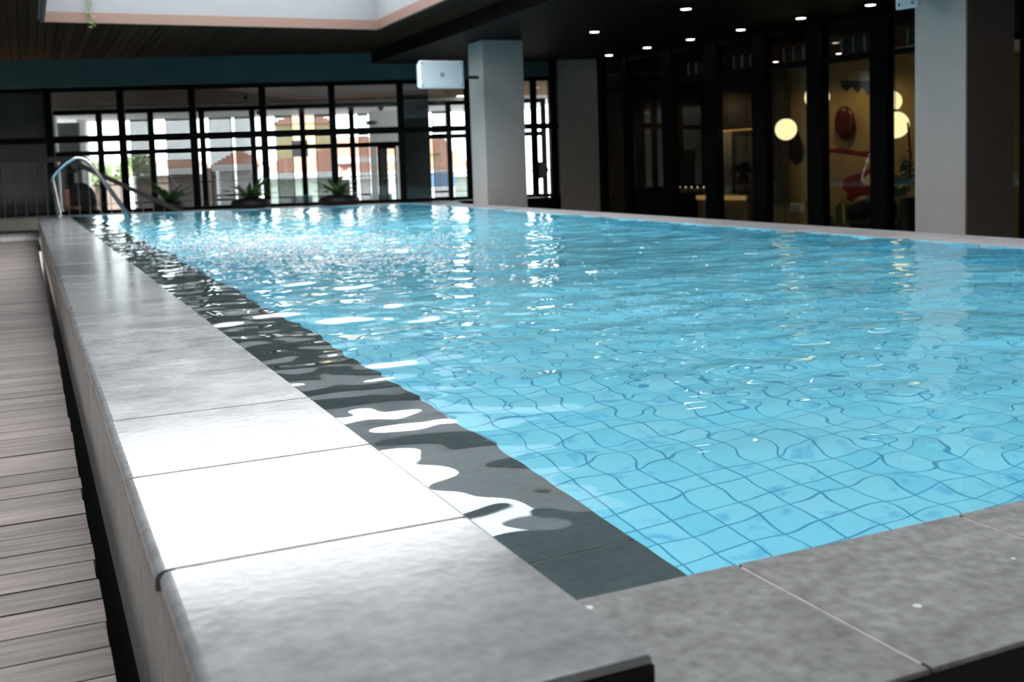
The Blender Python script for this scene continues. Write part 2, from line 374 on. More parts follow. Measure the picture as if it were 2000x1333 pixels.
# right coping
b = MB(); y = NY1+.003
while y < 21.0:
    y2 = min(y+.61, 21.9)
    b.quad4([(xi(y), y), (xo(y), y), (xo(y2-.006), y2-.006), (xi(y2-.006), y2-.006)], ZC-.03, ZC); y = y2
rc = MB().quad4([(xi(NY1)+.015, NY1), (xo(NY1)-.01, NY1), (xo(22)-.01, 22), (xi(22)+.015, 22)], -2.0, ZC-.004).build('wall_right_pool', 'grout', label='right side wall of the pool', **S)
b.build('right_coping', 'cope3', rc, bevel=.002, label='pale grey stone coping slabs')
# far coping
FC = Line((1.01-1.2, yf(1.01-1.2)), (7.28, yf(7.28)), (0, 1))
b = MB(); s = 0.0
while s < 8.75:
    b.boxl(FC, s+.003, s+.607, -.42, .38, ZC-.03, ZC); s += .61
fc = MB().boxl(FC, -.3, 8.8, -.40, .36, -2.0, ZC-.004).build('wall_far_pool', 'grout', label='far end wall of the pool', **S)
b.build('far_coping', 'cope3', fc, bevel=.002, label='pale grey stone coping slabs')
# floor strips beyond the pool
MB().boxl(FC, .95, 9.0, .385, 1.5, -.80, ZC-.03).build('floor_far', 'cope3', **S)
b = MB().quad4([(xo(0)+.0, 0), (18, 0), (18, 22.3), (xo(22), 22.0)], -1.8, -1.7).build('floor_right', 'darkgrey', **S)

# basin
tp = []
B = 'pool_basin'
LX = 1.21; FZ = -1.895
bas = MB().box(.9, 9.2, 1.3, 25, FZ-.1, FZ).build('floor_pool', 'tiles', keep=True, label='blue tiled pool floor under the water', **S)
MB().box(LX-.02, LX, 1.46, 24.0, FZ, ZW-.45-.012).build('ledge_riser', 'tiles', bas, keep=False)
MB().box(LX-.02, 7.6, 1.44, 1.455, FZ, ZW-.004).build('near_lining', 'tiles', bas)
MB().quad4([(xi(1.45), 1.45), (xi(1.45)+.03, 1.45), (xi(21.9)+.03, 21.9), (xi(21.9), 21.9)], FZ, ZW+.006).build('right_lining', 'tiles', bas)
MB().boxl(FC, .7, 9.2, -.46, -.405, FZ, ZW+.006).build('far_lining', 'tiles', bas)
b = MB(); y = 1.452
while y < 24.3: b.box(XI-.01, LX, y+.002, y+.6-.002, ZW-.45-.02, ZW-.45); y += .6
lg = MB().box(XI-.02, LX-.012, 1.452, 24.3, FZ, ZW-.45-.004).build('wall_ledge', 'grout', label='dark stone ledge just under the water along the raised wall', **S)
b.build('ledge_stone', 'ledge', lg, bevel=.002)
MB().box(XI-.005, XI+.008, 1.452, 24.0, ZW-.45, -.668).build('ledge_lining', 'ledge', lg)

# water surface with real ripples
def water():
    nx, ny = 420, 900
    u = np.linspace(0, 1, nx); v = np.linspace(0, 1, ny); kk = 3.0
    g = (np.exp(kk*v)-1)/(math.exp(kk)-1)
    U, Gv = np.meshgrid(u, g)
    x0 = XI+.004
    ye = 24.0
    Yl = 1.452+Gv*(21.9-1.452)
    X = x0+U*(7.0+.0685*(Yl-5.5)-.60-x0+.01)
    Yfar = 24.03-.341*(X-1.01)-.44
    Y = 1.452+Gv*(Yfar-1.452)
    rng = np.random.RandomState(5)
    Z = np.zeros_like(X)
    d1 = np.hypot(X-2.5, (Y-10.3)*.6); d2 = np.hypot(X-2.25, (Y-4.85)); d3 = np.hypot(X-2.85, Y-4.4); d4 = np.hypot(X-4.2, (Y-12.5)*.7)
    calm = (.30+.70*np.clip((Y-1.5)/3.2, 0, 1))*(.65+.35*np.clip((X-.8)/.8, 0, 1)+.35*np.clip((Y-3)/4, 0, 1)*np.clip(1-(X-.8)/1.2, 0, 1))
    calm = np.maximum(calm, .82*np.clip((X-1.3)/.7, 0, 1))
    chop = 1+4.0*np.exp(-(d1/1.0)**2)+1.3*np.exp(-(d4/1.8)**2)+1.0*np.exp(-(d2/.4)**2)+1.0*np.exp(-(d3/.4)**2)
    for i in range(90):
        lam = .10*(1.5/.10)**rng.rand(); ang = rng.normal(math.pi/2+.12, .48) if i % 3 else rng.uniform(0, 2*math.pi)
        k = 2*math.pi/lam; sl = .0078*(1.3 if .14 < lam < .5 else .85); A = sl/k
        ph = k*(X*math.cos(ang)+Y*math.sin(ang))+rng.uniform(0, 6.28)+.8*np.sin(1.3*X+.7*Y+i)
        m = calm*(chop if lam < .6 else 1)
        Z += A*m*np.sin(ph)
    for d, a in ((d2, .0022), (d3, .0022), (d1, .004)):
        Z += a*np.exp(-d/.8)*np.sin(2*math.pi*d/.22)
    Z += ZW+DZ
    me = bpy.data.meshes.new('pool_water')
    co = np.stack([X, Y, Z], -1).reshape(-1, 3)
    idx = np.arange(nx*ny).reshape(ny, nx)
    q = np.stack([idx[:-1, :-1], idx[:-1, 1:], idx[1:, 1:], idx[1:, :-1]], -1).reshape(-1, 4)
    me.vertices.add(len(co)); me.vertices.foreach_set('co', co.ravel())
    me.loops.add(q.size); me.loops.foreach_set('vertex_index', q.ravel())
    me.polygons.add(len(q)); me.polygons.foreach_set('loop_start', np.arange(0, q.size, 4)); me.polygons.foreach_set('loop_total', np.full(len(q), 4))
    me.polygons.foreach_set('use_smooth', np.ones(len(q), bool))
    me.update(calc_edges=True); me.validate(); me.materials.append(M['water'])
    o = bpy.data.objects.new('pool_water', me); C.objects.link(o)
    tag(o, 'clear rippling blue water filling the pool', 'water', kind='stuff')
    # bubbles thrown up by the jets, lying on the surface
    r2 = np.random.RandomState(3)
    for name, cx, cy, sx, sy, n, lb in (('water_foam', 2.35, 10.4, .62, 1.5, 7500, 'white bubbling foam over the far water jet'), ('water_foam', 2.25, 4.85, .22, .3, 260, 'small patch of bubbles over the left near jet'), ('water_foam', 2.85, 4.4, .2, .25, 180, 'small patch of bubbles over the right near jet')):
        V = []; Fc = []
        px = r2.normal(cx, sx, n); py = r2.normal(cy, sy, n); rd = r2.uniform(.5, 1.3, n)*(.019 if n > 1000 else .003)
        for x, y, r in zip(px, py, rd):
            if x < .9 or x > 6 or y < 1.6: continue
            gi = int(np.clip(np.searchsorted(Yl[:, 0], y-(0)), 1, ny-1)); 
            row = Y[:, int(nx*min(.99, (x-x0)/(X[gi, -1]-x0)))]; gi = int(np.clip(np.searchsorted(row, y), 1, ny-1))
            z = float(Z[gi, int(nx*min(.99, (x-x0)/(X[gi, -1]-x0)))])-DZ+r*.02
            o0 = len(V); V += [(x+r, y, z), (x-r, y, z), (x, y+r, z), (x, y-r, z), (x, y, z+r*.35), (x, y, z-r*.3)]
            for t in ((0, 2, 4), (2, 1, 4), (1, 3, 4), (3, 0, 4), (2, 0, 5), (1, 2, 5), (3, 1, 5), (0, 3, 5)): Fc.append(tuple(o0+q for q in t))
        fb = MB(); fb.v = V; fb.f = Fc; fb.build(name, 'foam', smooth=True, label=lb, cat='foam', kind='stuff')
water()

# ================================================================== ceiling, beam, skylight
ZS = 2.66; SX0, SX1, SY0, SY1 = .43, 6.12, 10.3, 19.25
NX0, NX1, NYA, NYB = -2.6, 6.4, 1.9, 6.4        # added opening, out of view, that lights the near water and deck
holes = [(SX0, SX1, SY0, SY1), (NX0, NX1, NYA, NYB)]
slats = MB(); x = -3.4
while x < 7.1:
    x2 = x+.138; ys = [-2]
    for h in sorted(holes, key=lambda q: q[2]):
        if x2 > h[0]-.04 and x < h[1]+.04: ys += [h[2]-.05, h[3]+.05]
    ys.append(26)
    for q in range(0, len(ys), 2): slats.box(x, x2, ys[q], ys[q+1], ZS, ZS+.02)
    x += .15
cl = MB().box(-3.4, 7.3, -2, NYA-.15, ZS+.05, ZS+.25).box(-3.4, 7.3, NYB+.15, SY0-.15, ZS+.05, ZS+.25).box(-3.4, 7.3, SY1+.15, 26, ZS+.05, ZS+.25)
for h in holes: cl.box(-3.4, h[0]-.15, h[2]-.15, h[3]+.15, ZS+.05, ZS+.25).box(h[1]+.15, 7.3, h[2]-.15, h[3]+.15, ZS+.05, ZS+.25)
cl = cl.build('ceiling', 'dark', label='ceiling slab over the pool with skylight openings', **S)
slats.build('ceiling_boards', 'soffit', cl, bevel=.003, label='dark brown ceiling boards')
WT = 3.8; WTN = 5.5  # added near well is deeper to keep light off the column tops
for q, (a, c, d, e) in enumerate(holes):
    if q == 1: WT = WTN
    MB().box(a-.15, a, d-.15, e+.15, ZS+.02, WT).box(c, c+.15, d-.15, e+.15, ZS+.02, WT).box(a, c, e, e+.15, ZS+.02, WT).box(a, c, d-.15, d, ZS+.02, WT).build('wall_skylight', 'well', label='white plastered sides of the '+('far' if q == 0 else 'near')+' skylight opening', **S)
    t = MB().box(a-.05, a+.015, d, e, ZS-.02, ZS+.155).box(c-.015, c+.05, d, e, ZS-.02, ZS+.155).box(a-.05, c+.05, e-.015, e+.05, ZS-.02, ZS+.155).box(a-.05, c+.05, d-.05, d+.015, ZS-.02, ZS+.155)
    t.build('trim_skylight', 'pinewood', bevel=.004, label='pale pinkish wooden trim around the '+('far' if q == 0 else 'near')+' skylight opening', **S)
# lower black ceiling on the right
ZL = 2.4; LXc = 7.12
MB().box(LXc, 14.6, -2, 22.9, ZL, ZL+.6).build('ceiling_low', 'lowc', label='lower black ceiling over the right side of the pool', **S)
# teal beam over the far windows, head height 2.05
MB().boxl(F, -4.5, 14, -.12, .28, 2.06, 3.0).build('wall_far', 'teal', label='dark teal plaster beam above the far windows', **S)
MB().box(-3.6, -3.4, -2.2, 2.2, -1.3, 3.2).box(-3.6, -3.4, 20.5, 36, -1.3, 3.2).box(-3.6, -3.4, 2.2, 20.5, -1.3, 3.2).build('wall_left', 'darkgrey', **S)
MB().box(-3.6, 15.5, -2.3, -2.1, -1.3, 3.2).build('wall_back', 'lowc', **S)
MB().box(14.6, 15.2, -2.1, 12, -1.3, 3.2).build('wall_right', 'lowc', **S)
MB().box(-60, -3.6, -40, 60, -1.62, -1.52).build('ground_left', 'darkgrey', **S)
MB().box(.1, 18, -2.1, 1.0, -1.6, -1.5).build('floor_front', 'dark', **S)

# ------------------------------------------------------------------ far window wall
SB = -.07; BW = 1.52
SILL = -.66
def bay(n, L, s0, s1, off, zb, ztop, rails, posts=(), mw=.15, gl='glass', last=False, d=.10, topt=.1, name=None, label=None, rt_=.13):
    e = empty('window_%d' % n, L.p3((s0+s1)/2, off, zb), label=label, kind='structure')
    b = MB(); b.boxl(L, s0-mw/2, s0+mw/2, off-d/2, off+d/2, zb, ztop)
    if last: b.boxl(L, s1-mw/2, s1+mw/2, off-d/2, off+d/2, zb, ztop)
    b.boxl(L, s0+mw/2, s1-mw/2, off-d/2, off+d/2, ztop-topt, ztop)
    b.boxl(L, s0+mw/2, s1-mw/2, off-d/2, off+d/2, zb, zb+.08)
    for z in rails: b.boxl(L, s0+mw/2, s1-mw/2, off-d/2+.01, off+d/2-.01, z-rt_/2, z+rt_/2)
    for p in posts: b.boxl(L, p-.03, p+.03, off-d/2+.01, off+d/2-.01, zb+.08, ztop-topt)
    b.build('window_frame', 'black', e)
    g = MB(); zs = [zb+.08]+sorted(rails)+[ztop-topt]
    g.boxl(L, s0+mw/2-.01, s1-mw/2+.01, off-.004, off+.004, zb+.04, ztop-.03)
    g.build('window_pane', gl, e)
    return e
ords = ['first', 'second', 'third', 'fourth', 'fifth', 'sixth', 'seventh', 'eighth', 'ninth', 'tenth', 'eleventh', 'twelfth']
for k in range(9):
    s0 = SB+BW*(k-1)
    if k == 8: s1 = s0+BW
    bay(k+1, F, s0, s0+BW, 0, SILL-.04, 2.06, [.93], last=(k == 8), label='%s black framed bay of the far window wall counted from the left' % ords[k])
MB().boxl(F, -4.5, 12.4, -.08, .12, -1.8, SILL-.05).build('wall_far_base', 'black', **S)
# dark lining behind the first bay, dark pier in the sixth, closing wall on the right
MB().boxl(F, -4.5, SB-.02, .25, .40, -1.3, 2.3).build('wall_corridor_left', 'darkgrey', label='dark wall behind the first far window bay', **S)
MB().boxl(F, 7.62, 8.22, 1.0, 1.6, -1.3, 2.25).build('column_corridor', 'darkgrey', label='dark square column behind the sixth far window bay', **S)
MB().boxl(F, SB+BW*7+.36, SB+BW*7+.52, -.13, .2, -1.3, 2.4).build('wall_far_pier', 'black', **S)
MB().boxl(F, SB+BW*7+.56, 12.02, -.25, .15, -1.75, 2.4).build('wall_far_right', 'colwarm', label='warm grey wall pier between the far windows and the glass doors', **S)
# corridor behind
MB().boxl(F, -5, 12.4, .3, 13, 2.12, 2.3).build('ceiling_corridor', 'corr', **S)
MB().boxl(F, -5, 12.4, .3, 11.2, -1.3, -1.0).build('floor_corridor', 'darkgrey', **S)
MB().boxl(F, -5, 12.4, 6.9, 12.6, 1.98, 2.11).build('ceiling_balcony', 'white', **S)
nb = 10
starts = [-1.85, -.50, .86, 2.22, 3.58, 4.94, 6.30, 7.66, 9.02, 10.38]
for k, s0 in enumerate(starts):
    bay(nb+k, F, s0, s0+1.36, 6.0, -1.0, 1.95, [1.20, .78][:2] if k < 7 else [.95], mw=.15, last=(k == len(starts)-1), rt_=.13, topt=.12,
        label='%s black framed sliding bay across the corridor counted from the left' % ords[k])
# balcony: pillar, white wall with a glass door
def span(x0, x1, y, o): return at(F, x0, y, o)[0], at(F, x1, y, o)[0]
a, c = span(104, 112, 300, 8.2); MB().boxl(F, a, c, 8.2, 8.4, -1.0, 1.98).build('trim_1', 'white', label='narrow white upright at the left end of the balcony', **S)
a, c = span(98, 157, 300, 9.2); MB().boxl(F, a, c, 9.2, 9.4, -1.0, 1.80).build('wall_balcony_panel', 'greyp', **S)
a, c = span(155, 170, 320, 11.0); MB().boxl(F, a, c, 11.0, 11.4, -1.0, 1.98).build('column_balcony', 'white', label='white balcony pillar beside the grey panel', **S)
b = MB().boxl(F, 6.75, 6.97, 11.0, 11.15, -1.0, 1.98).boxl(F, 7.62, 7.9, 11.0, 11.15, -1.0, 1.98).boxl(F, 6.97, 7.62, 11.0, 11.15, .86, 1.98)
b.build('wall_balcony', 'white', label='white balcony wall around the glass door', **S)
dr = empty('door_1', F.p3(7.3, 11.07, -1.0), label='narrow black framed glass door in the white balcony wall', kind='structure')
MB().boxl(F, 6.98, 7.05, 11.0, 11.12, -1, .84).boxl(F, 7.54, 7.61, 11.0, 11.12, -1, .84).boxl(F, 7.05, 7.54, 11.0, 11.12, .76, .84).boxl(F, 7.27, 7.31, 11.02, 11.1, -1, .76).build('door_frame', 'black', dr)
dp = MB().boxl(F, 7.05, 7.27, 11.04, 11.08, -1, .76).build('door_panel', 'darkgrey', dr)
MB().boxl(F, 7.31, 7.54, 11.05, 11.06, -1, .76).build('door_pane', 'glass', dr)
MB().tube([F.p3(7.15, 10.97, -.22), F.p3(7.36, 10.97, -.22)], .02).build('door_handle', 'steel', dp, smooth=True)
# perforated louvre screens on the balcony edge
scr = [(-.92, -.18), (.19, 1.03), (1.56, 2.30), (2.38, 2.90), (3.68, 4.24), (4.97, 5.55), (6.38, 6.72), (8.84, 9.42), (10.1, 10.62), (11.2, 11.75)]
for k, (a, c) in enumerate(scr):
    e = empty('louvre_screen', F.p3((a+c)/2, 11.6, -1.0), label='%s brown louvred screen on the balcony edge counted from the left' % ords[k], cat='screen', group='louvred screens along the balcony edge')
    MB().boxl(F, a, a+.03, 11.57, 11.63, -1, 1.97).boxl(F, c-.03, c, 11.57, 11.63, -1, 1.97).boxl(F, a+.03, c-.03, 11.57, 11.63, 1.93, 1.97).boxl(F, a+.03, c-.03, 11.57, 11.63, -1, -.95).boxl(F, a+.03, c-.03, 11.57, 11.63, .0, .03).build('screen_frame', 'black', e)
    b = MB(); z = -.93
    while z < 1.92:
        p = [F.p3(a+.03, 11.57, z), F.p3(c-.03, 11.57, z), F.p3(c-.03, 11.61, z+.034), F.p3(a+.03, 11.61, z+.034)]
        b.prism(p, (0, .0, .022)); z += .070
    if k < 4:
        x = a+.07
        while x < c-.05: b.boxl(F, x, x+.03, 11.59, 11.60, -.94, 1.92); x += .068
    b.build('louvre_slats', 'screen', e)
# balcony railing
e = empty('balcony_railing', F.p3(4, 11.9, -1), label='thin black railing along the balcony beyond the louvred screens', cat='railing')
MB().boxl(F, -3, 14, 11.88, 11.92, -.14, -.10).build('top_rail', 'black', e); MB().boxl(F, -3, 14, 11.89, 11.91, -.74, -.72).build('bottom_rail', 'black', e)
MB().boxl(F, -6, 12.4, 11.2, 12.8, -1.3, -1.0).build('floor_balcony', 'white', **S)
# dark domes of ceiling cameras
for s_, o_, z_, r_, lb in ((3.62, 4.5, 2.12, .075, 'dark dome camera on the corridor ceiling above the third far bay'), (3.45, 9.0, 1.98, .07, 'small dark dome camera under the balcony ceiling'),
                       (7.15, 8.0, 1.98, .10, 'dark dome camera under the ceiling at the right end of the balcony')):
    p = F.p3(s_, o_, z_); e = empty('dome_camera', p, label=lb, cat='security camera')
    MB().lathe(p, [(r_, 0), (r_*1.1, -.01), (r_*1.1, -.03), (r_*.9, -.035)], 20).build('camera_base', 'grille', e, smooth=True)
    MB().ball((p.x, p.y, p.z-.04), r_*.9, r_*.9, r_*1.1).build('camera_dome', 'blackpl', e, smooth=True)
e = empty('bullet_camera', F.p3(7.0, 10.95, 1.55), label='small black bullet camera on the white balcony wall', cat='security camera')
MB().tube([F.p3(6.95, 10.86, 1.62), F.p3(6.72, 10.7, 1.6)], .07).build('camera_body', 'blackpl', e, smooth=True)
MB().tube([F.p3(6.95, 10.86, 1.62), F.p3(7.05, 10.99, 1.64)], .025).build('camera_arm', 'grille', e, smooth=True)

# ------------------------------------------------------------------ beyond: roofs, houses, trees
def house(name, L, s0, s1, o0, o1, zb, ze, zr, wallm, label, eave=True, hip=1.2, sign=None):
    e = empty(name, L.p3((s0+s1)/2, o0, zb), label=label, cat='house')
    wa = MB().boxl(L, s0+.3, s1-.3, o0+.3, o1-.3, zb, ze).build('wall', wallm, e)
    om = (o0+o1)/2
    v = [L.p3(s0, o0, ze), L.p3(s1, o0, ze), L.p3(s1, o1, ze), L.p3(s0, o1, ze), L.p3(s0+hip, om, zr), L.p3(s1-hip, om, zr)]
    MB().add(v, [(0, 1, 5, 4), (1, 2, 5), (2, 3, 4, 5), (3, 0, 4), (3, 2, 1, 0)]).build('roof', 'roof', e)
    if eave: MB().boxl(L, s0, s1, o0-.1, o0, ze-.28, ze+.03).build('eave', 'housew', e)
    x = s0+1.2
    while x < s1-1.5: MB().boxl(L, x, x+.9, o0+.26, o0+.31, ze-2.2, ze-1.0).build('window', 'blackpl', wa); x += 2.4
    return e
def zat(u, v, o): return at(F, u, v, o)[1]
def hs(u, o): return at(F, u, 320, o)[0]
house('tiled_house', F, hs(508, 22), hs(664, 22), 22, 28, -6, zat(600, 337, 22), zat(600, 306, 25), 'houseg', 'low grey green house with an orange tiled roof and white eave', hip=.6)
house('white_house', F, hs(668, 22.5), hs(800, 22.5), 22.5, 28, -6, zat(700, 337, 22.5), zat(700, 318, 25), 'housew', 'white walled house with a low orange roof left of the balcony glass door', hip=.6)
house('upper_house', F, hs(600, 31), hs(828, 31), 31, 37, -6, zat(700, 308, 31), zat(700, 268, 34), 'pink', 'red walled house with a taller orange roof rising behind the white house', hip=1.5)
house('yellow_house', F, hs(532, 40), hs(655, 40), 40, 46, -8, zat(600, 240, 40), zat(600, 226, 43), 'cream', 'tall yellow walled house rising behind the lower roofs', hip=1.0, eave=False)
house('tiled_house', F, hs(838, 21), hs(932, 21), 21, 27, -6, zat(880, 332, 21), zat(880, 288, 24), 'houseg', 'house with a sloping orange roof seen at the right end of the windows', hip=1.0)
house('gabled_house', F, hs(826, 33), hs(888, 33), 33, 38, -6, zat(860, 300, 33), zat(860, 268, 35), 'cream', 'yellow gabled house behind the right end roof', hip=.4, eave=False)
house('brown_house', F, hs(248, 25), hs(396, 25), 25, 31, -6, zat(320, 330, 25), zat(320, 312, 28), 'brownw', 'brown walled house seen through the second and third louvred screens', hip=1.0)
house('small_house', F, hs(412, 26), hs(500, 26), 26, 31, -6, zat(450, 322, 26), zat(450, 292, 28), 'housew', 'small white house seen through the louvred screens of the fourth far bay', hip=1.0)
house('red_house', F, 16.5, 24, 24, 32, -6, 1.0, 2.2, 'pink', 'red brick house at the far right seen past the grey column', hip=1.5)
e = empty('shop_sign', F.p3(hs(862, 20.5), 20.5, -2.3), label='blue panel with a white lower half below the right roof', cat='sign')
MB().boxl(F, hs(840, 20.5), hs(886, 20.5), 20.4, 20.5, zat(862, 366, 20.4), zat(862, 338, 20.4)).build('panel', 'blue', e); MB().boxl(F, hs(840, 20.5), hs(886, 20.5), 20.4, 20.5, zat(862, 398, 20.4), zat(862, 366, 20.4)).build('lower_panel', 'housew', e)
MB().boxl(F, -40, 60, 14, 140, -6.2, -6).build('ground', 'ground', **S)
MB().boxl(F, hs(168, 20), hs(246, 20), 20, 20.2, -6, zat(205, 352, 20)).build('wall_garden', 'ground', label='pale pinkish garden wall below the trees at the left', **S)
def tree(name, c, r, n, label, m='tree', trunk=5):
    e = empty(name, (c[0], c[1], c[2]-trunk), label=label, cat='tree')
    b = MB(); rng = random.Random(int(c[0]*100))
    for i in range(n):
        a = rng.uniform(0, 6.28); ph = math.acos(rng.uniform(-1, 1)); q = r*rng.uniform(.5, 1)
        p = Vector((c[0]+q*math.sin(ph)*math.cos(a), c[1]+q*math.sin(ph)*math.sin(a), c[2]+.75*q*math.cos(ph)))
        b.leaf(p, (rng.uniform(-1, 1), rng.uniform(-1, 1), rng.uniform(-.6, .6)), rng.uniform(.14, .3), .05, .2, 3, .01)
    b.build('foliage', m, e)
    MB().tube([(c[0], c[1], c[2]-trunk), (c[0]+.1, c[1], c[2]-trunk/2), (c[0], c[1], c[2])], [.16, .13, .07], 8).build('trunk', 'bark', e, smooth=True)
for u_, v_, o_, r_, n_, lb in ((186, 336, 19, .62, 420, 'bushy light green tree seen through the left half of the second far bay'), (226, 338, 21, .68, 420, 'light green tree just left of the second thick window post'), (268, 322, 23, .75, 500, 'green tree seen through the first louvred screen')):
    s_, z_ = at(F, u_, v_, o_); p = F.p3(s_, o_, z_); tree('leafy_tree', p, r_, n_, lb)

# ------------------------------------------------------------------ things around the far end
# stair landing and balustrade
RL = Line((-.9, 22.55), (3.0, 22.9), (0, 1))
MB().box(-3.2, XO-.004, 20.75, 22.3, FLOOR, -.93).build('floor_landing', 'facing', label='polished grey stone kerb at the end of the deck', **S)
MB().box(-3.4, .2, 22.3, 24.6, -1.3, -.94).build('floor_landing_rear', 'darkgrey', **S)
bal = empty('balustrade', (.5, 23.9, -.95), label='grey brown stair railing with thin steel rods sloping down to the right', cat='railing')
ry = lambda x: 23.9-.341*(x-.9)+.62
def railpt(x, z): return Vector((x, ry(x)-.25, z))
zr = lambda x: .50 if x < .85 else .50-(x-.85)*.572
b = MB()
pts = [(-2.6, .50), (.80, .50), (3.0, zr(3.0))]
v = []
for x, z in pts:
    q = railpt(x, z); v += [q+Vector((0, -.035, -.055)), q+Vector((0, .035, -.055)), q+Vector((0, .035, .055)), q+Vector((0, -.035, .055))]
fs = [(3, 2, 1, 0)]
for i in range(2):
    for k in range(4): fs.append((i*4+k, i*4+(k+1) % 4, i*4+4+(k+1) % 4, i*4+4+k))
fs.append((8, 9, 10, 11)); b.add(v, fs); b.build('handrail', 'rail', bal, bevel=.006)
x = -2.5
while x < 2.9:
    q = railpt(x, 0); zt = zr(x)-.03; zb = -.93 if x < .2 else -.715
    if zt-zb > .1: MB().tube([(q.x, q.y, zb), (q.x, q.y, zb+.02), (q.x, q.y, zb+.03), (q.x, q.y, zt)], [.017, .017, .008, .008], 8).build('baluster', 'rod', bal, smooth=True)
    x += .205
# stainless grab rail
hr = empty('grab_rail', (.50, 21.6, -.636), label='bent stainless steel pool handrail at the far end of the raised wall', cat='handrail')
key = [(.52, -.636), (.475, -.3), (.44, -.02), (.435, .09), (.50, .20), (.62, .32), (.74, .41), (.84, .455), (.95, .455), (1.05, .41), (1.15, .29), (1.35, -.02), (1.6, -.43), (1.76, -.72), (1.80, -.86), (1.80, -1.1)]
def smoothpts(k, n=6):
    o = []
    for i in range(len(k)-1):
        p0 = Vector(k[max(i-1, 0)]); p1 = Vector(k[i]); p2 = Vector(k[i+1]); p3 = Vector(k[min(i+2, len(k)-1)])
        for j in range(n):
            t = j/n; o.append(.5*((2*p1)+(p2-p0)*t+(2*p0-5*p1+4*p2-p3)*t*t+(3*p1-p0-3*p2+p3)*t**3))
    o.append(Vector(k[-1])); return o
MB().tube([(p.x, 21.6, p.y) for p in smoothpts(key)], .042, 16).build('rail_tube', 'steel', hr, smooth=True)
MB().lathe((.52, 21.6, -.636), [(.075, 0), (.075, .01), (.04, .03), (.036, .03)], 24).build('base_flange', 'steel', hr, smooth=True)
# planters with spiky plants
def agave(e, c, n, L, m='leaf', up_=.8, wd=.035):
    b = MB(); rng = random.Random(int(c[0]*77))
    for i in range(n):
        a = 6.28*i/n*2.4+rng.uniform(-.2, .2); el = rng.uniform(.25, up_)*1.3
        b.leaf(c, (math.cos(a)*math.cos(el), math.sin(a)*math.cos(el), math.sin(el)), L*rng.uniform(.7, 1.1), wd, .25, 6)
    return b.build('leaves', m, e)
def fpt(x, z, d=.62): return Vector((x, yf(x)+d, z))
for x, rr_, n, L, lb in ((2.78, .33, 30, .78, 'black bowl planter with a spiky plant beside the low end of the stair railing'),
                      (4.42, .44, 36, .86, 'wide black bowl planter with the fullest spiky plant in front of the fourth far bay'),
                      (6.22, .46, 26, .74, 'black bowl planter with a small leaning spiky plant in front of the fifth far bay')):
    p = fpt(x, -.715); e = empty('bowl_planter', p, label=lb, cat='planter', group='spiky plants in black bowls before the far windows')
    MB().lathe(p, [(rr_*.5, 0), (rr_*.85, .05), (rr_, .12), (rr_*.96, .18), (rr_*.8, .22), (rr_*.5, .25), (.02, .26)], 32).build('bowl', 'bowl', e, smooth=True)
    agave(e, (p.x, p.y, p.z+.24), n, L, 'leaf', .75, .045)
# small dark pot and tall planter behind the second bay
p = F.p3(at(F, 178, 400, 1.2)[0], 1.2, -1.0); e = empty('potted_agave', p, label='dark potted agave behind the glass of the second far bay', cat='plant')
MB().lathe(p, [(.10, 0), (.13, .1), (.11, .38), (.13, .42), (.09, .42)], 20).build('pot', 'bowl', e, smooth=True); agave(e, (p.x, p.y, p.z+.42), 16, .36, 'bowl', 1.0, .04)
a, c = span(127, 146, 360, 3.4); p = F.p3((a+c)/2, 3.6, -1.0); e = empty('tall_planter', p, label='tall black planter with a drooping plant at the left of the second far bay', cat='planter')
MB().boxl(F, a, c, 3.4, 3.75, -1.0, at(F, 136, 338, 3.4)[1]).build('planter_box', 'bowl', e, bevel=.02); agave(e, (p.x, p.y, at(F, 136, 338, 3.4)[1]), 30, .5, 'leaf', .6, .06)
def lounge(s_, o_, lb, rot=0):
    p = F.p3(s_, o_, -1.0); e = empty('lounge_chair', p, label=lb, cat='chair')
    MB().ball((p.x, p.y, -.72), .36, .36, .16).build('seat', 'blackpl', e, smooth=True)
    MB().ball((p.x+.05, p.y-.26, -.42), .36, .10, .42).build('backrest', 'blackpl', e, smooth=True)
    MB().tube([(p.x+.30, p.y-.35, -.35), (p.x+.40, p.y-.35, -.5), (p.x+.44, p.y-.3, -.98)], .018, 10).build('arm', 'steel', e, smooth=True)
    for dx in (-.25, .25):
        MB().tube([(p.x+dx, p.y, -.75), (p.x+dx*1.1, p.y, -.999)], .02, 8).build('leg', 'steel', e, smooth=True)
    return e
lounge(at(F, 152, 390, 2.5)[0], 2.5, 'rounded black chair with a chrome arm behind the second far bay')
q0 = at(F, 121, 380, 1.5)[0]; p = F.p3(q0+.16, 1.7, -1.0); e = empty('wooden_chair', p, label='tan chair seen edge-on beside the rounded black chair', cat='chair')
MB().boxl(F, q0, q0+.3, 1.5, 1.9, -.62, -.56).build('seat', 'orange', e, bevel=.01); MB().boxl(F, q0, q0+.06, 1.5, 1.9, -.56, -.15).build('backrest', 'orange', e, bevel=.01)
for a_ in (q0+.03, q0+.27):
    for o_ in (1.54, 1.86): MB().boxl(F, a_-.015, a_+.015, o_-.015, o_+.015, -1.0, -.62).build('leg', 'bark', e)
# round disc sign behind the seventh bay
p = F.p3(10.82, .9, -1.0); e = empty('round_disc_sign', p, label='round olive disc on a thin stand beside the grey column', cat='table')
c = F.p3(10.82, .9, -.08); MB().prism([c+Vector((F.u.x, F.u.y, 0))*.20*math.cos(6.283*i/40)+Vector((0, 0, .20*math.sin(6.283*i/40))) for i in range(40)], (F.n.x*.03, F.n.y*.03, 0)).build('disc', 'olive', e)
MB().tube([(p.x, p.y, -1.0), (p.x, p.y, -.25)], .015, 8).build('stand', 'black', e); MB().lathe(p, [(.12, 0), (.12, .02), (.02, .03)], 20).build('base', 'black', e)
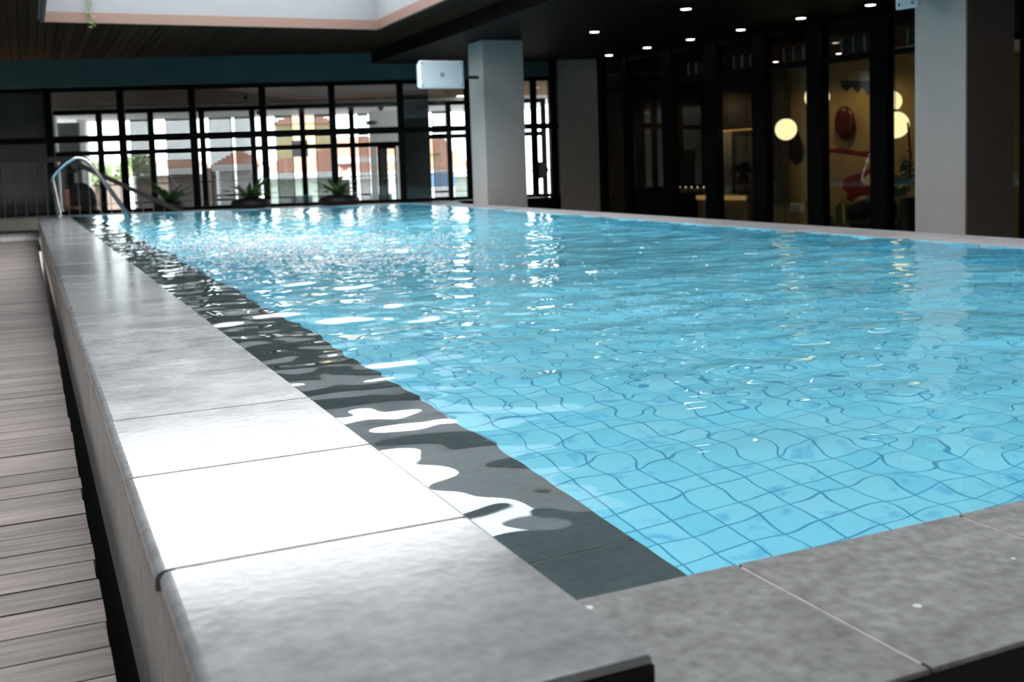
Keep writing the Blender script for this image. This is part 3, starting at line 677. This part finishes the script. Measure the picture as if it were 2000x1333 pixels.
# corridor downlights
def downlight(p, r, lb, grp):
    e = empty('ceiling_downlight', p, label=lb, cat='downlight', group=grp)
    MB().lathe((p[0], p[1], p[2]-.012), [(r*1.12, .012), (r*1.15, .0), (r*1.0, -.004), (r*.95, .004)], 24).build('rim', 'rim', e, smooth=True)
    MB().lathe((p[0], p[1], p[2]-.014), [(r*.97, .006), (r*.9, -.002), (r*.3, -.006)], 24).build('lens', 'lens', e, smooth=True)
    return e
def on_ceiling(u, v, z):
    d = rt*((u-1000)/FPX)-up*((v-666.5-CY)/FPX)+fw; return d*(z/d.z)
for k, (u_, v_, r_) in enumerate(((840, 202, .08), (868, 197, .15), (893, 211, .09), (901, 187, .15), (1038, 187, .16), (1034, 212, .18), (1063, 186, .09))):
    downlight(on_ceiling(u_, v_, 2.118), r_, '%s downlight on the corridor ceiling behind the right far bays, counted from the left' % ords[k], 'corridor downlights')

# ================================================================== columns and speakers
MB().box(7.9, 8.74, 18.5, 19.2, -1.7, ZL).build('column_1', 'colgrey', bevel=.01, label='grey square column near the far right corner of the pool', **S)
MB().box(8.45, 9.07, 7.73, 8.40, -1.7, ZL).build('column_2', 'colgrey', bevel=.01, label='large pale grey column at the right of the picture', **S)
MB().boxl(G, 14.2, 14.5, -2.9, -2.2, -1.7, ZL).build('column_3', 'black', **S)
def speaker(c, ry_, wd, hh, dp, bracket, lb):
    e = empty('wall_speaker', c, label=lb, cat='speaker', group='outdoor speakers on the columns')
    ca, sa = math.cos(ry_), math.sin(ry_)
    def T(x, y, z): return Vector((c[0]+x*ca-y*sa, c[1]+x*sa+y*ca, c[2]+z))
    def bx(x0, x1, y0, y1, z0, z1, taper=0):
        v = []
        for y_, t in ((y0, 0), (y1, taper)):
            v += [T(x0+t, y_, z0+t), T(x1-t, y_, z0+t), T(x1-t, y_, z1-t), T(x0+t, y_, z1-t)]
        return MB().add(v, [(0, 1, 2, 3), (7, 6, 5, 4), (0, 4, 5, 1), (1, 5, 6, 2), (2, 6, 7, 3), (3, 7, 4, 0)])
    bx(-wd/2, wd/2, 0, dp, -hh/2, hh/2, .05).build('enclosure', 'spk', e, bevel=.02, seg=3)
    gr = bx(-wd/2+.03, wd/2-.03, -.008, .002, -hh/2+.03, hh/2-.03).build('grille', 'spg', e, bevel=.004)
    for sx_ in (-1, 1):
        for sz_ in (-1, 1):
            MB().ball(T(sx_*(wd/2-.055), -.01, sz_*(hh/2-.055)), .014, .008, .014, 12, 8).build('screw', 'screwm', gr, smooth=True)
    MB().tube([T(0, -.004, 0), T(0, -.016, 0)], .034, 20).build('badge', 'grille', gr); 
    MB().tube([T(0, -.016, 0), T(0, -.02, 0)], .017, 16).build('badge_centre', 'spk', gr)
    b = MB(); b.tube([T(0, dp, 0), bracket], .03, 10); b.build('bracket', 'blackpl', e, smooth=True)
speaker((6.87, 17.95, 1.70), -.05, .84, .50, .32, Vector((7.93, 18.75, 1.72)), 'white rectangular speaker with corner screws hung beside the far grey column')
speaker((8.20, 8.26, 1.66), -1.35, .26, .40, .16, Vector((8.47, 8.2, 1.7)), 'dim grey speaker high on the large pale column at the right')

# black downlights ceiling
row1 = [(11.82, 20.6), (11.90, 19.15), (12.03, 17.76), (12.15, 16.3), (12.27, 14.77), (12.41, 13.26)]
for k, (x, y) in enumerate(row1):
    downlight((x, y, ZL-.002), .085, '%s lit downlight of the row along the glass doors counted from the far end' % ords[k], 'downlights in the black ceiling')
for k, (x, y) in enumerate([(9.49, 17.04), (9.59, 14.26)]):
    downlight((x, y, ZL-.002), .085, ('farther' if k == 0 else 'nearer')+' lit downlight of the two set apart over the pool side', 'downlights in the black ceiling')

MB().box(8.44, 9.08, 7.71, 7.73, -1.7, ZL).build('wall_column_shade', 'brownshade', label='brown near face of the large pale column with its shade painted in', **S)  # added brown sheet, kept dark to stand in for shade on this face
# ================================================================== glass doors and restaurant
posts = [(-.21, .09), (.92, 1.06), (2.25, 2.59), (3.58, 3.94), (4.92, 5.28), (6.29, 6.66), (7.69, 8.05), (9.05, 9.4), (10.4, 10.75), (11.8, 12.15)]
for k in range(len(posts)-1):
    a0, a1 = posts[k]; c0, c1 = posts[k+1]
    e = empty('window_%d' % (30+k), G.p3((a1+c0)/2, 0, -1.7), label='%s glass bay of the restaurant front counted from the far corner' % ords[k], kind='structure')
    MB().boxl(G, a0, a1, -.09, .09, -1.72, ZL-.01).boxl(G, a1, c0, -.05, .05, 1.62, 1.72).boxl(G, a1, c0, -.05, .05, ZL-.15, ZL-.01).boxl(G, a1, c0, -.05, .05, -1.72, -1.6).build('window_frame', 'black', e, bevel=.004)
    MB().boxl(G, a1, c0, -.004, .004, -1.6, ZL-.15).build('window_pane', 'glassd', e)
    if 1 < k < 7:
        g = empty('vent_grille', G.p3((a1+c0)/2, .35, 1.85), label='%s grey ceiling vent grille seen through the restaurant glass' % ords[k-2], cat='vent', group='vent grilles above the glass doors')
        wv = c0-a1; MB().boxl(G, a1+.12*wv, c0-.15*wv, .3, .36, 1.80, 2.05).build('backing', 'grille', g)
        b = MB()
        for q in range(4): x_ = a1+.12*wv+q*(.73*wv)/3; MB().boxl(G, x_-.01, x_+.01, .27, .30, 1.80, 2.05).build('grille_bar', 'spk', g)
MB().boxl(G, -1.6, 14, -.2, 7.0, -1.8, -1.7).build('floor_restaurant', 'darkgrey', **S)
MB().boxl(G, -1.6, 14, .1, 7.0, 2.1, 2.5).build('ceiling_restaurant', 'soffit', **S)
MB().boxl(G, 1.35, 14, 3.6, 3.8, -1.7, 2.1).build('wall_mural', 'muralw', label='ochre wall behind the glass painted with large leaves and red shapes', **S)
MB().boxl(G, -1.6, 1.4, 5.2, 5.4, -1.7, 2.1).boxl(G, 1.2, 1.35, 3.6, 5.2, -1.7, 2.1).build('wall_bar', 'darkgrey', **S)
MB().boxl(G, -1.8, -1.6, -.0, 7.2, -1.7, 2.5).build('wall_restaurant_far', 'dark', **S)
MB().boxl(G, 14, 14.2, -.2, 7.2, -1.7, 2.5).build('wall_restaurant_near', 'dark', **S)
mw = bpy.data.objects['wall_mural']
MO = 3.6
def mural(name, pts, m, d=.012):
    MB().prism([G.p3(s_, MO-d, z_) for s_, z_ in pts], (G.n.x*d, G.n.y*d, 0)).build(name, m, mw)
def blob(px, m, name, lift=.012, jag=0):
    mural(name, [at(G, x, y, MO-lift) for x, y in px], m, lift)
# painted shapes: body of red and cream, leaf shapes
blob([(1612, 292), (1640, 289), (1680, 296), (1704, 295), (1720, 300), (1742, 318), (1738, 330), (1705, 318), (1690, 306), (1650, 300), (1612, 296)], 'red', 'mural_red_sweep')
blob([(1690, 308), (1706, 309), (1716, 318), (1712, 326), (1698, 322), (1686, 314)], 'mural_cream', 'mural_cream_patch', .016)
blob([(1648, 350), (1662, 342), (1680, 338), (1698, 330), (1712, 326), (1735, 330), (1745, 352), (1738, 380), (1715, 398), (1690, 400), (1668, 398), (1652, 388), (1656, 378), (1646, 368)], 'red', 'mural_red_body')
blob([(1684, 350), (1698, 340), (1720, 336), (1716, 362), (1700, 362), (1686, 360)], 'mural_cream', 'mural_cream_body', .018)
blob([(1758, 322), (1766, 310), (1776, 316), (1778, 345), (1764, 352), (1756, 340)], 'mural_teal', 'mural_dark_leaf')
blob([(1738, 340), (1760, 344), (1775, 352), (1770, 380), (1742, 385)], 'mural_teal', 'mural_teal_patch')
blob([(1738, 285), (1760, 282), (1765, 305), (1750, 322), (1738, 312)], 'muralw', 'mural_ochre_patch')
blob([(1550, 250), (1560, 262), (1572, 292), (1570, 312), (1554, 323), (1541, 308), (1540, 270)], 'mural_dk', 'mural_black_leaf')
blob([(1654, 178), (1664, 170), (1674, 182), (1684, 170), (1694, 186), (1704, 172), (1712, 168), (1712, 158), (1640, 158), (1644, 172)], 'mural_dk', 'mural_hanging_leaves')
blob([(1632, 405), (1643, 392), (1655, 397), (1664, 410), (1662, 430), (1645, 442), (1632, 436)], 'mural_green', 'mural_leaf')
blob([(1645, 396), (1648, 396), (1650, 438), (1646, 438)], 'mural_cream', 'mural_leaf_vein', .018)
blob([(1612, 418), (1626, 424), (1634, 444), (1612, 446)], 'mural_green', 'mural_low_leaf')
blob([(1506, 420), (1550, 418), (1590, 395), (1588, 450), (1506, 450)], 'muralw', 'mural_lower_band', .006)
# dark panel and boxes in the bay of the low globe
s0, z0 = at(G, 1504, 240, 3.4); s1, z1 = at(G, 1542, 392, 3.4)
MB().boxl(G, s0, s1, 3.2, 3.4, -1.7, 2.1).build('wall_screen', 'darkgrey', label='dark brown partition behind the low hanging globe', **S)
def item(name, L, px0, px1, off, dep, m, label, cat, **k):
    a, zt = at(L, px0[0], px0[1], off); c, zb = at(L, px1[0], px1[1], off)
    e = empty(name, L.p3((a+c)/2, off+dep/2, zb), label=label, cat=cat)
    MB().boxl(L, a, c, off, off+dep, zb, zt).build('body', m, e, bevel=.008); return e, a, c, zb, zt
e, a, c, zb, zt = item('sideboard', G, (1506, 400), (1562, 475), 2.8, .3, 'muralw', 'low pale sideboard under the hanging globe', 'cabinet')
MB().boxl(G, a, c, 2.78, 3.12, zt, zt+.03).build('top', 'mural_green', e); MB().boxl(G, (a+c)/2-.005, (a+c)/2+.005, 2.79, 2.8, zb, zt).build('door_gap', 'dark', e)
e, a, c, zb, zt = item('card_box', G, (1543, 398), (1562, 414), 2.6, .15, 'white', 'small white box on the sideboard behind the glass', 'box')
MB().boxl(G, a, c, 2.595, 2.6, (zb+zt)/2-.005, (zb+zt)/2+.005).build('lid_seam', 'darkgrey', e)
# bar niche with shelf, curtain, vase plant
BO = 4.4
sA, zt = at(G, 1402, 258, BO); sB, zs = at(G, 1482, 380, BO)
MB().boxl(G, sA-.15, sB+.2, BO, BO+.15, zs, zt).build('wall_niche', 'greyp', label='pale green back of the lit bar niche', **S)
sh = empty('bar_counter', G.p3((sA+sB)/2, BO-.3, -1.7), label='bar counter with a glowing yellow edge behind the fourth glass bay', cat='counter')
MB().boxl(G, sA-.15, sB+.2, BO-.6, BO-.02, -1.7, zs-.12).build('front_panel', 'muralw', sh)
MB().boxl(G, sA-.15, sB+.2, BO-.62, BO, zs-.10, zs).build('counter_top', 'mural_cream', sh)
MB().boxl(G, sA-.15, sB+.2, BO-.65, BO-.62, zs-.11, zs-.01).build('glowing_edge', 'brass', sh)
MB().boxl(G, sA-.15, sB+.2, BO-.1, BO, zt, zt+.03).build('trim_2', 'brass', label='thin glowing line above the bar niche', **S)
MB().boxl(G, sA-.15, sB+.2, BO-.1, BO+.15, zt+.03, 2.1).build('wall_bar_upper', 'darkgrey', **S)
cu = empty('curtain', G.p3(sA, BO-.1, zs), label='grey curtain at the left of the bar niche', cat='curtain')
s2, _ = at(G, 1431, 300, BO-.1)
b = MB(); v = []; n = 24
for i in range(n+1):
    s_ = sA-.1+(s2-sA+.1)*i/n; o_ = BO-.12+.025*math.sin(i*1.3); v += [G.p3(s_, o_, zs), G.p3(s_, o_, zt)]
b.add(v, [(2*i, 2*i+2, 2*i+3, 2*i+1) for i in range(n)]); cc = b.build('cloth', 'curtain', cu, smooth=True)
sd = cc.modifiers.new('thickness', 'SOLIDIFY'); sd.thickness = .01
MB().tube([G.p3(sA-.1, BO-.12, zt-.01), G.p3(s2, BO-.12, zt-.01)], .012, 8).build('curtain_rod', 'brass', cu, smooth=True)
vs, vz = at(G, 1452, 376, BO-.45); p = G.p3(vs, BO-.45, zs)
vp = empty('vase_plant', p, label='dark red vase with a bushy dark plant on the bar counter', cat='vase')
MB().lathe(p, [(.10, 0), (.14, .1), (.155, .25), (.13, .42), (.08, .52), (.10, .56), (.07, .56)], 24).build('vase', 'vase', vp, smooth=True); vb = vp.children[0]
MB().tube([(p.x-.10, p.y-.08, p.z+.5), (p.x-.2, p.y-.16, p.z+.44), (p.x-.16, p.y-.13, p.z+.3)], .018, 8).build('handle', 'vase', vb, smooth=True)
b = MB(); rng = random.Random(3)
for i in range(150):
    a_ = rng.uniform(0, 6.28); el = rng.uniform(-.25, 1.2); b.leaf((p.x, p.y, p.z+.62), (math.cos(a_)*math.cos(el), math.sin(a_)*math.cos(el), math.sin(el)*.8), rng.uniform(.2, .42), .03, .2, 4)
b.build('foliage', 'mural_dk', vp)
MB().tube([(p.x, p.y, p.z+.5), (p.x, p.y, p.z+.75)], .02, 6).build('stem', 'bark', vp, smooth=True)
p = G.p3(at(G, 1468, 376, BO-.5)[0], BO-.5, zs); e = empty('small_jar', p, label='small dark jar right of the red vase', cat='jar')
MB().lathe(p, [(.07, 0), (.09, .08), (.06, .2), (.03, .26), (.035, .3)], 16).build('jar_body', 'blackpl', e, smooth=True); MB().ball((p.x, p.y, p.z+.31), .035, .035, .03, 12, 8).build('stopper', 'blackpl', e, smooth=True)
p = G.p3(at(G, 1410, 376, BO-.4)[0], BO-.4, zs); e = empty('glass_carafe', p, label='clear glass carafe at the left end of the bar counter', cat='carafe')
MB().lathe(p, [(.06, 0), (.07, .1), (.05, .2), (.035, .25), (.045, .3), (.04, .3)], 16).build('carafe_body', 'glass', e, smooth=True); MB().lathe((p.x, p.y, p.z+.28), [(.02, 0), (.03, .04), (.0, .05)], 12).build('stopper', 'steel', e, smooth=True)
# glowing globes
def globe(px, r_px, off, lb, cord=True):
    s_, z_ = at(G, px[0], px[1], off); c = G.p3(s_, off, z_); D = c.dot(fw); r = r_px/FPX*D
    e = empty('globe_lamp', (c.x, c.y, z_), label=lb, cat='lamp', group='glowing globe lamps in the restaurant')
    MB().ball(c, r, r, r, 32, 20).build('globe', 'globe', e, smooth=True)
    MB().lathe((c.x, c.y, z_+r-.01), [(.05, 0), (.05, .03), (.02, .05)], 16).build('cap', 'black', e, smooth=True)
    if cord: MB().tube([(c.x, c.y, z_+r), (c.x, c.y, 2.1)], .008, 6).build('cord', 'black', e)
    return c
globe((1535, 253), 21, 1.0, 'lowest left glowing globe lamp with a small dark spot, in front of the brown partition')
globe((1596, 190), 24, 1.6, 'glowing globe lamp half hidden by the black post left of the red oval')
globe((1741, 198), 20, 2.0, 'upper of the two touching glowing globe lamps next to the pale column')
globe((1749, 244), 26, 1.4, 'larger lower glowing globe lamp of the touching pair next to the pale column')
# red oval on the mural
s_, z_ = at(G, 1651, 240, MO-.1); c = G.p3(s_, MO-.12, z_)
e = empty('wall_oval', c, label='dark red oval disc hung on the ochre wall between two posts', cat='wall decoration')
rs, rz = .27, .36
b = MB(); v = []; f = []; seg = 36; ring = 8
for i in range(ring+1):
    q = i/ring; 
    for k in range(seg):
        a_ = 6.283*k/seg; rr2 = math.sin(q*math.pi/2); d_ = -.10*math.cos(q*math.pi/2)
        v.append(c+Vector((G.u.x, G.u.y, 0))*rs*rr2*math.cos(a_)+Vector((0, 0, rz*rr2*math.sin(a_)))+Vector((G.n.x, G.n.y, 0))*d_)
for i in range(ring):
    for k in range(seg): f.append((i*seg+k, i*seg+(k+1) % seg, (i+1)*seg+(k+1) % seg, (i+1)*seg+k))
f.append(tuple(ring*seg+k for k in range(seg))); b.add(v, f); b.build('disc', 'redd', e, smooth=True)
MB().tube([c+Vector((G.n.x*.02, G.n.y*.02, 0)), c+Vector((G.n.x*.12, G.n.y*.12, 0))], .03, 10).build('mount', 'black', e)
# armchair and pouffe in the last bays
def dome(name, px, wpx, hpx, off, m, lb, cat):
    s_, z_ = at(G, px[0], px[1], off); c = G.p3(s_, off, z_); D = c.dot(fw)
    e = empty(name, (c.x, c.y, -1.7), label=lb, cat=cat); rw = wpx/2/FPX*D/math.cos(.9)*.75
    return e, c, rw, hpx/FPX*D
e, c, rw, h = dome('tub_chair', (1696, 448), 76, 62, 1.2, 'blackpl', 'black high backed tub chair in front of the mural, bottom of the glass', 'chair')
zt_ = at(G, 1690, 381, 1.2)[1]
MB().ball((c.x, c.y, -1.05), rw, .32, zt_+1.05).build('backrest', 'blackpl', e, smooth=True)
MB().ball((c.x-.1, c.y-.2, -1.25), rw*.95, .4, .15).build('seat', 'blackpl', e, smooth=True)
MB().lathe((c.x-.05, c.y-.1, -1.7), [(.22, 0), (.22, .02), (.03, .05), (.03, .35)], 20).build('base', 'black', e, smooth=True)
e, c, rw, h = dome('bar_stool', (1752, 405), 34, 30, 2.0, 'blackpl', 'small round black stool back right of the black tub chair', 'stool')
MB().ball((c.x, c.y, c.z), .17, .12, .19).build('backrest', 'blackpl', e, smooth=True); MB().tube([(c.x, c.y, c.z), (c.x, c.y, -1.69)], .04, 10).build('leg', 'black', e, smooth=True)
MB().ball((c.x+.12, c.y-.12, c.z-.34), .32, .22, .12).build('seat', 'pink', e, smooth=True)
# tall leafy plant close to the pale column
p = G.p3(at(G, 1776, 440, 1.0)[0], 1.0, -1.7); e = empty('potted_plant', p, label='large leafed green plant by the pale column behind the glass', cat='plant')
MB().lathe(p, [(.16, 0), (.2, .2), (.21, .95), (.18, .95)], 20).build('pot', 'bowl', e, smooth=True)
MB().tube([(p.x, p.y, -.65), (p.x+.03, p.y, 0), (p.x, p.y+.03, .55)], .018, 8).build('stem', 'bark', e, smooth=True)
b = MB(); rng = random.Random(9)
for i in range(16):
    a_ = rng.uniform(0, 6.28); z_ = rng.uniform(-.55, .1); b.leaf((p.x, p.y, z_), (math.cos(a_), math.sin(a_), .35), rng.uniform(.2, .34), .07, .6, 6)
b.build('foliage', 'leafp', e)
# row of small glass tea lights on a dark table in the second bay, string of sparkle ornaments
tb = empty('bar_table', G.p3(1.75, 1.3, -1.7), label='dark narrow table behind the second glass bay', cat='table')
MB().boxl(G, 1.15, 2.3, 1.1, 1.5, -.66, -.62).build('tabletop', 'vase', tb)
for a_ in (1.2, 2.25):
    for o_ in (1.14, 1.46): MB().boxl(G, a_-.02, a_+.02, o_-.02, o_+.02, -1.7, -.66).build('leg', 'black', tb)
lb6 = ['leftmost', 'second', 'third', 'fourth', 'fifth', 'rightmost']
for k in range(6):
    p = G.p3(1.22+k*.2, 1.25, -.62); e = empty('tea_light', p, label='%s tiny glinting tea light on the dark narrow table' % lb6[k], cat='candle', group='tea lights on the dark table')
    MB().lathe(p, [(.03, 0), (.035, .07), (.03, .07)], 12).build('holder', 'glass', e, smooth=True); MB().ball((p.x, p.y, p.z+.05), .012, .012, .018, 8, 6).build('flame', 'globe', e, smooth=True)
# small warm ceiling lamps inside the restaurant
def lamp(p, watt, r, name='restaurant_light'):
    l = bpy.data.lights.new(name, 'SPOT'); l.energy = watt; l.color = (1, .68, .32); l.shadow_soft_size = r; l.spot_size = math.radians(150); l.spot_blend = .6
    o = bpy.data.objects.new(name, l); C.objects.link(o); o.location = Vector(p)+Vector((0, 0, DZ)); return o
for k, (s_, o_) in enumerate(((4.75, 2.5), (3.1, 2.4), (-.5, 3.4))):
    p = G.p3(s_, o_, 2.09)
    downlight(p, .06, '%s small warm downlight on the restaurant ceiling from the right' % ords[k], 'restaurant downlights')
    lamp((p.x, p.y, 2.03), (60, 22, 40)[k], .05)

# ================================================================== small things near the camera
e = empty('hanging_vine', (1.15, SY1-.04, 2.55), label='thin green creeper hanging over the skylight trim', cat='plant')
b = MB(); b.tube([(1.12, SY1-.05, 3.5), (1.13, SY1-.06, 3.1), (1.15, SY1-.05, 2.8), (1.16, SY1-.05, 2.62)], .006, 6); b.build('stem', 'leafp', e)
b = MB(); rng = random.Random(4)
for i in range(34):
    z_ = 2.56+.9*(i/34)**1.1; a_ = rng.uniform(0, 6.28); b.leaf((1.14+.02*math.sin(i), SY1-.055, z_), (math.cos(a_), -abs(math.sin(a_))*.6, .2), rng.uniform(.05, .09), .022, .5, 4, .002)
b.build('leaves', 'leafp', e)
e = empty('fallen_leaf', (-.42, 4.9, -.995), label='small dry leaf lying on the deck boards', cat='leaf')
MB().leaf((-.47, 5.33, -.99), (1, .25, .03), .11, .016, -.1, 6, .002).build('blade', 'leafdry', e); MB().tube([(-.47, 5.33, -.99), (-.50, 5.32, -.985)], .002, 6).build('stalk', 'leafdry', e)
